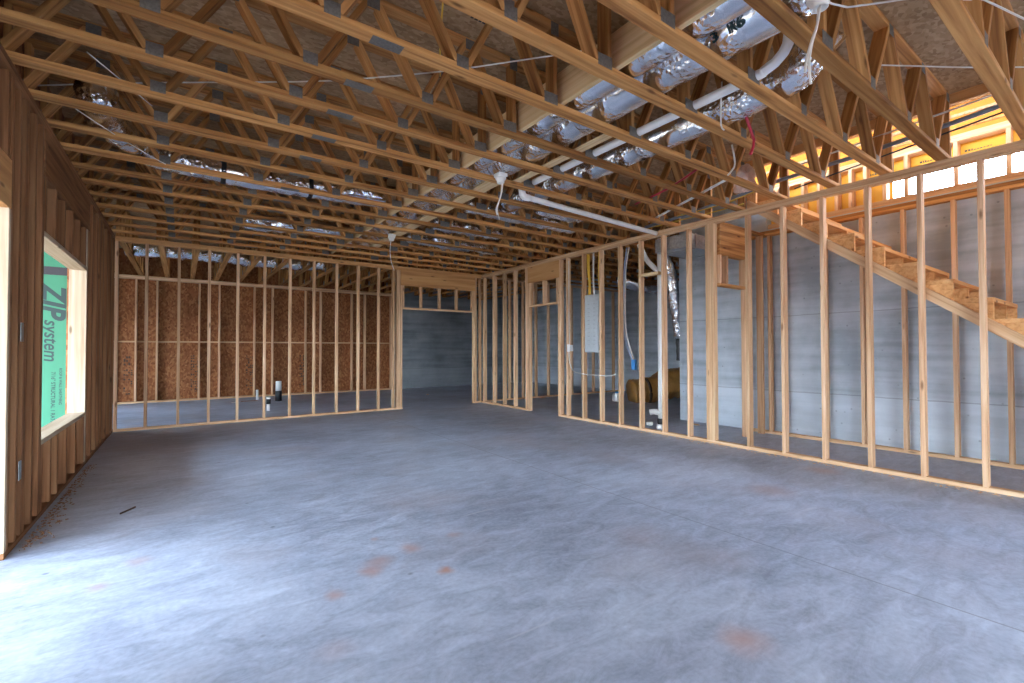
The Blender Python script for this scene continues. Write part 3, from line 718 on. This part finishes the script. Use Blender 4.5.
cable('yellow cable in the trusses above the upper middle ceiling', [(1.15, 2.2, 3.45), (1.38, 2.75, 3.30), (1.5, 2.99, 3.2)], .006, YCABLE)
cable('white cable looping down from the chase right of the foil duct', [(3.06, 1.75, 3.095), (3.045, 1.75, 2.95), (3.042, 1.75, 2.786), (3.08, 1.75, 2.761)])
cable('white curved cable hanging in front of a web near the right wall', [(4.0, 2.2, 3.06), (4.05, 2.2, 2.904), (4.0, 2.2, 2.83), (3.93, 2.2, 2.769)], .008)
cable('yellow cable resting along the top plate of the right wall', [(5.53, 2.9, 2.987), (5.54, 3.3, 2.985), (5.53, 3.8, 2.987), (5.52, 4.35, 2.987)], .007, YCABLE)
cable('second yellow cable curling over the trusses by the thick post', [(5.36, 2.62, 3.05), (5.38, 3.1, 3.0), (5.34, 3.7, 2.99)], .007, YCABLE)
cable('red water tube hanging beside the foil duct right of the chase', [(3.42, 1.8, 3.16), (3.477, 1.8, 2.99), (3.594, 1.8, 2.845), (3.54, 1.8, 2.72)], .011, RED)
cable('red water tube lying on chords above the right wall', [(4.2, 2.6, 3.06), (4.35, 3.1, 3.0), (4.5, 3.7, 3.0)], .011, RED)
pipe_thing('conduit', 'thick grey conduit passing through the trusses along the right wall', [(5.45, .2, 3.30), (5.45, .758, 3.215), (5.45, 1.70, 3.145), (5.45, 2.446, 3.12), (5.45, 3.43, 3.03), (5.45, 4.3, 2.99)], .021, CONDUIT, 'conduit', seg=12, step=.3)
pipe_thing('conduit', 'thin pale conduit above the thick grey conduit', [(5.44, .2, 3.36), (5.44, 2.3, 3.22)], .009, CABLE, 'conduit', seg=8, step=.3)
pipe_thing('conduit', 'thin black line below the thick grey conduit', [(5.46, .2, 3.22), (5.46, 2.3, 2.985)], .008, BLACK, 'conduit', seg=8, step=.3)
pipe_thing('water_pipe', 'white pipe angled across chords above the right wall', [(4.6, 2.55, 3.0), (5.27, 4.1, 3.0)], .014, PVC, 'pipe', seg=10, step=.3)
# hangers at the truss ends by the stairwell
HN = [1.165, 1.585, 2.035, 2.545, 3.045]
for i, fe in enumerate([.635] + HN):
    t = thing('truss_hanger', 'galvanised hanger strap holding the end of the %s truss at the stairwell' % ords[i].replace('nearest', 'first'), 'bracket', (5.70, fe - .045, HT), 'truss hangers')
    box('strap', t, (5.6895, fe - .093, HT + .001), (5.6925, fe + .004, HT + .16), GALV)
    box('flange', t, (5.64, fe + .0008, HT + .002), (5.69, fe + .004, HT + .16), GALV)

# ------------------------------------------------------------------ loose things
def blob(name, c, s, mat, label, cat, amp=.25, freq=3., sub=4, seed=0, zmin=.001):
    bm = bmesh.new(); bmesh.ops.create_icosphere(bm, subdivisions=sub, radius=1)
    for v in bm.verts:
        n = v.co.normalized(); k = 1 + amp * noise.noise(n * freq + V((seed, seed, 0))) + amp * .4 * noise.noise(n * freq * 3 + V((0, seed, 0)))
        v.co = V((n.x * s[0] * k + c[0], n.y * s[1] * k + c[1], max(zmin, n.z * s[2] * k + c[2])))
    for f in bm.faces: f.smooth = True
    return tag(finish(name, bm, mat, None, (c[0], c[1], 0)), label, cat)
t = thing('insulation_roll', 'crumpled tan wrapped bundle lying on the floor beyond the concrete corner', 'bundle', (9.2, 6.7, 0))
bm = tube_bm([(8.45, 7.1, .20), (8.75, 6.95, .24), (9.1, 6.75, .34), (9.55, 6.5, .40)], .30, seg=24, step=.04, crinkle=.05, seed=3)
for v in bm.verts:
    v.co.z = max(v.co.z, .002)
    if v.co.x > 9.05: v.co.z *= 1.12
finish('wrap', bm, TAN, t)
finish('tie', tube_bm([(8.73, 6.96, .245), (8.78, 6.935, .25)], .322, seg=24, step=.02), BROWNINK, t)
blob('plastic_bag', (5.26, 2.75, 3.18), (.12, .12, .14), PINK, 'crumpled pinkish plastic bag stuffed between trusses above the right wall', 'bag', .5, 2.5, 4, 4, -9)
# sawdust along the left wall
bm = bmesh.new(); rnd = random.Random(11)
for k in range(380):
    y = rnd.uniform(4.05, 6.6); x = XL + .03 + abs(rnd.gauss(0, .05)) * (1.2 if 4.2 < y < 5.2 else .7); s = rnd.uniform(.004, .016)
    r = bmesh.ops.create_cube(bm, size=1); vs = r['verts']
    bmesh.ops.scale(bm, vec=(s, s * rnd.uniform(.3, 1), .004), verts=vs); bmesh.ops.rotate(bm, cent=(0, 0, 0), matrix=Matrix.Rotation(rnd.uniform(0, 6), 3, 'Z'), verts=vs)
    bmesh.ops.translate(bm, vec=(x, y, .003 + rnd.uniform(0, .004)), verts=vs)
o = finish('sawdust', bm, SAWD, None, (XL + .1, 5, 0)); o['kind'] = 'stuff'; o['label'] = 'orange sawdust and chips along the foot of the left wall'; o['category'] = 'sawdust'
bm = bmesh.new()
for k in range(260):
    y = rnd.uniform(.7, 6.2); x = XR - .015 - abs(rnd.gauss(0, .05)); s = rnd.uniform(.005, .022)
    r = bmesh.ops.create_cube(bm, size=1); vs = r['verts']
    bmesh.ops.scale(bm, vec=(s, s * rnd.uniform(.3, 1), .004), verts=vs); bmesh.ops.rotate(bm, cent=(0, 0, 0), matrix=Matrix.Rotation(rnd.uniform(0, 6), 3, 'Z'), verts=vs)
    bmesh.ops.translate(bm, vec=(x, y, .003), verts=vs)
o = finish('wood_chips', bm, SAWD, None, (XR - .1, 3, 0)); o['kind'] = 'stuff'; o.data.materials[0] = PLATE; o['label'] = 'pale wood chips along the foot of the right wall'; o['category'] = 'wood chips'
def chip(label, x, y, l, wd, a, m=PLATE):
    o = link('wood_scrap', board_mesh(l, wd, .012, m)); o.location = (x, y, .0065); o.rotation_euler = (0, 0, a); tag(o, label, 'wood scrap')
chip('little dark wood sliver lying on the floor near the left wall', -.33, 4.57, .15, .008, 1.0, BROWNINK)
chip('white scrap on the back room floor behind the far wall', 1.0, 12.45, .16, .06, .2, WHITE)
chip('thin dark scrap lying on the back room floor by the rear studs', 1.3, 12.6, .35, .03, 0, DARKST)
chip('pale scrap on the floor inside the wide far opening, left one', 4.75, 11.9, .12, .07, .4)
chip('pale scrap on the floor inside the wide far opening, right one', 5.4, 11.5, .10, .06, 1.0)
chip('pale offcut on the floor beyond the right-hand doorway', 7.35, 9.0, .16, .10, .3)
chip('pale offcut on the floor near the white drain stack', 5.85, 5.6, .09, .05, .3)
chip('small pale offcut on the floor by the concrete corner', 6.75, 4.35, .12, .07, .9)
t = thing('supply_jug', 'small white and blue container on the mechanical room floor', 'container', (8.3, 7.4, 0))
lathe('jug_body', [(0, .0), (.10, 0), (.105, .02), (.105, .15), (.07, .19), (0, .19)], (8.3, 7.4, 0), WHITE, t)
lathe('jug_lid', [(.04, .19), (.045, .195), (.045, .23), (0, .235)], (8.3, 7.4, 0), BLUE, t)

# ------------------------------------------------------------------ outside the window: green sheathed wall
t = thing('sheathing_wall', 'bright green sheathing panel with black print seen through the window', 'exterior sheathing', (-1.9, 9.05, 0))
box('panel', t, (-3.6, 9.035, -.12), (-.996, 9.049, 2.30), GREEN)
box('panel', t, (-3.6, 9.035, 2.304), (-.996, 9.049, 4.6), GREEN)
tp = box('seam_tape', t, (-3.6, 9.033, 2.285), (-.996, 9.0348, 2.40), TAPE); tp['label'] = 'glossy black seam tape'
text('lettering', 'ZIP', .335, DKGREEN, t, (-1.60, 9.033, 2.16), (0, 0, -1), (1, 0, 0), .012, .25)
text('lettering', 'system', .21, DKGREEN, t, (-1.575, 9.033, 1.655), (0, 0, -1), (1, 0, 0), .003, .2)
text('lettering', '7/16" STRUCTURAL 1 RATED', .06, DKGREEN, t, (-1.50, 9.033, .92), (0, 0, -1), (1, 0, 0), .001)
text('lettering', 'ROOF & WALL SHEATHING', .042, DKGREEN, t, (-1.42, 9.033, .97), (0, 0, -1), (1, 0, 0), .0008)

# stamps on the subfloor underside
def stamp(x, y, s, seed):
    rnd = random.Random(seed); bx = []
    for r in range(4):
        xx = x
        while xx < x + s:
            l = rnd.uniform(.01, .03); bx.append(((xx, y + r * .03, TT - .0002), (xx + l, y + r * .03 + .018, TT + .0008))); xx += l + .008
    return bx
bx = stamp(1.42, 2.2, .16, 1) + stamp(1.72, 3.2, .16, 2) + stamp(1.62, 2.66, .13, 3) + stamp(.2, 2.65, .14, 4) + stamp(4.3, .75, .2, 6)
struct(raw_boxes('ceiling_stamp', bx, INK, D.objects['ceiling']))

# ------------------------------------------------------------------ unseen upper storey shell (added; keeps daylight off the stairs from above)
struct(raw_boxes('ceiling_daylight_block', [((-1.0, -1.4, 6.0), (7.4, 14.0, 6.1))], OSBF))
struct(raw_boxes('wall_daylight_block', [((-1.0, -1.42, TT + .03), (7.4, -1.4, 6.0))], OSBF))

# ------------------------------------------------------------------ light and camera
wd = D.worlds.new('sky'); SC.world = wd; wd.use_nodes = True
nt = wd.node_tree; bg = nt.nodes['Background']
tc = N(nt, 'ShaderNodeTexCoord'); sx = N(nt, 'ShaderNodeSeparateXYZ'); L(nt, tc.outputs['Generated'], sx.inputs[0])
r = ramp(nt, [(0.0, (.76, .87, 1.0)), (0.25, (.66, .82, 1.0)), (1.0, (.46, .66, 1.0))]); L(nt, sx.outputs['Z'], r.inputs[0])
L(nt, r.outputs[0], bg.inputs['Color']); bg.inputs['Strength'].default_value = 15.0

cam = D.cameras.new('camera'); co = D.objects.new('camera', cam); COL.objects.link(co)
cam.sensor_width = 36; cam.lens = 461.36 / 1024 * 36; cam.clip_start = .02
yaw, pit, rol = math.radians(35.50234), math.radians(.964), math.radians(-.10557)
fw = V((math.sin(yaw) * math.cos(pit), math.cos(yaw) * math.cos(pit), math.sin(pit)))
r0 = V((math.cos(yaw), -math.sin(yaw), 0)); u0 = r0.cross(fw)
rx = r0 * math.cos(rol) + u0 * math.sin(rol); ux = -r0 * math.sin(rol) + u0 * math.cos(rol)
co.matrix_world = Matrix.Translation((0, 0, 1.2248)) @ Matrix((rx, ux, -fw)).transposed().to_4x4()
SC.camera = co
vs = SC.view_settings
vs.view_transform = 'Standard'; vs.look = 'None'; vs.gamma = 1; vs.use_curve_mapping = False
vs.exposure = 0.82
SC.cycles.max_bounces = 10; SC.cycles.diffuse_bounces = 7; SC.cycles.glossy_bounces = 4
SC.cycles.use_denoising = True
SC.cycles.sample_clamp_indirect = 6
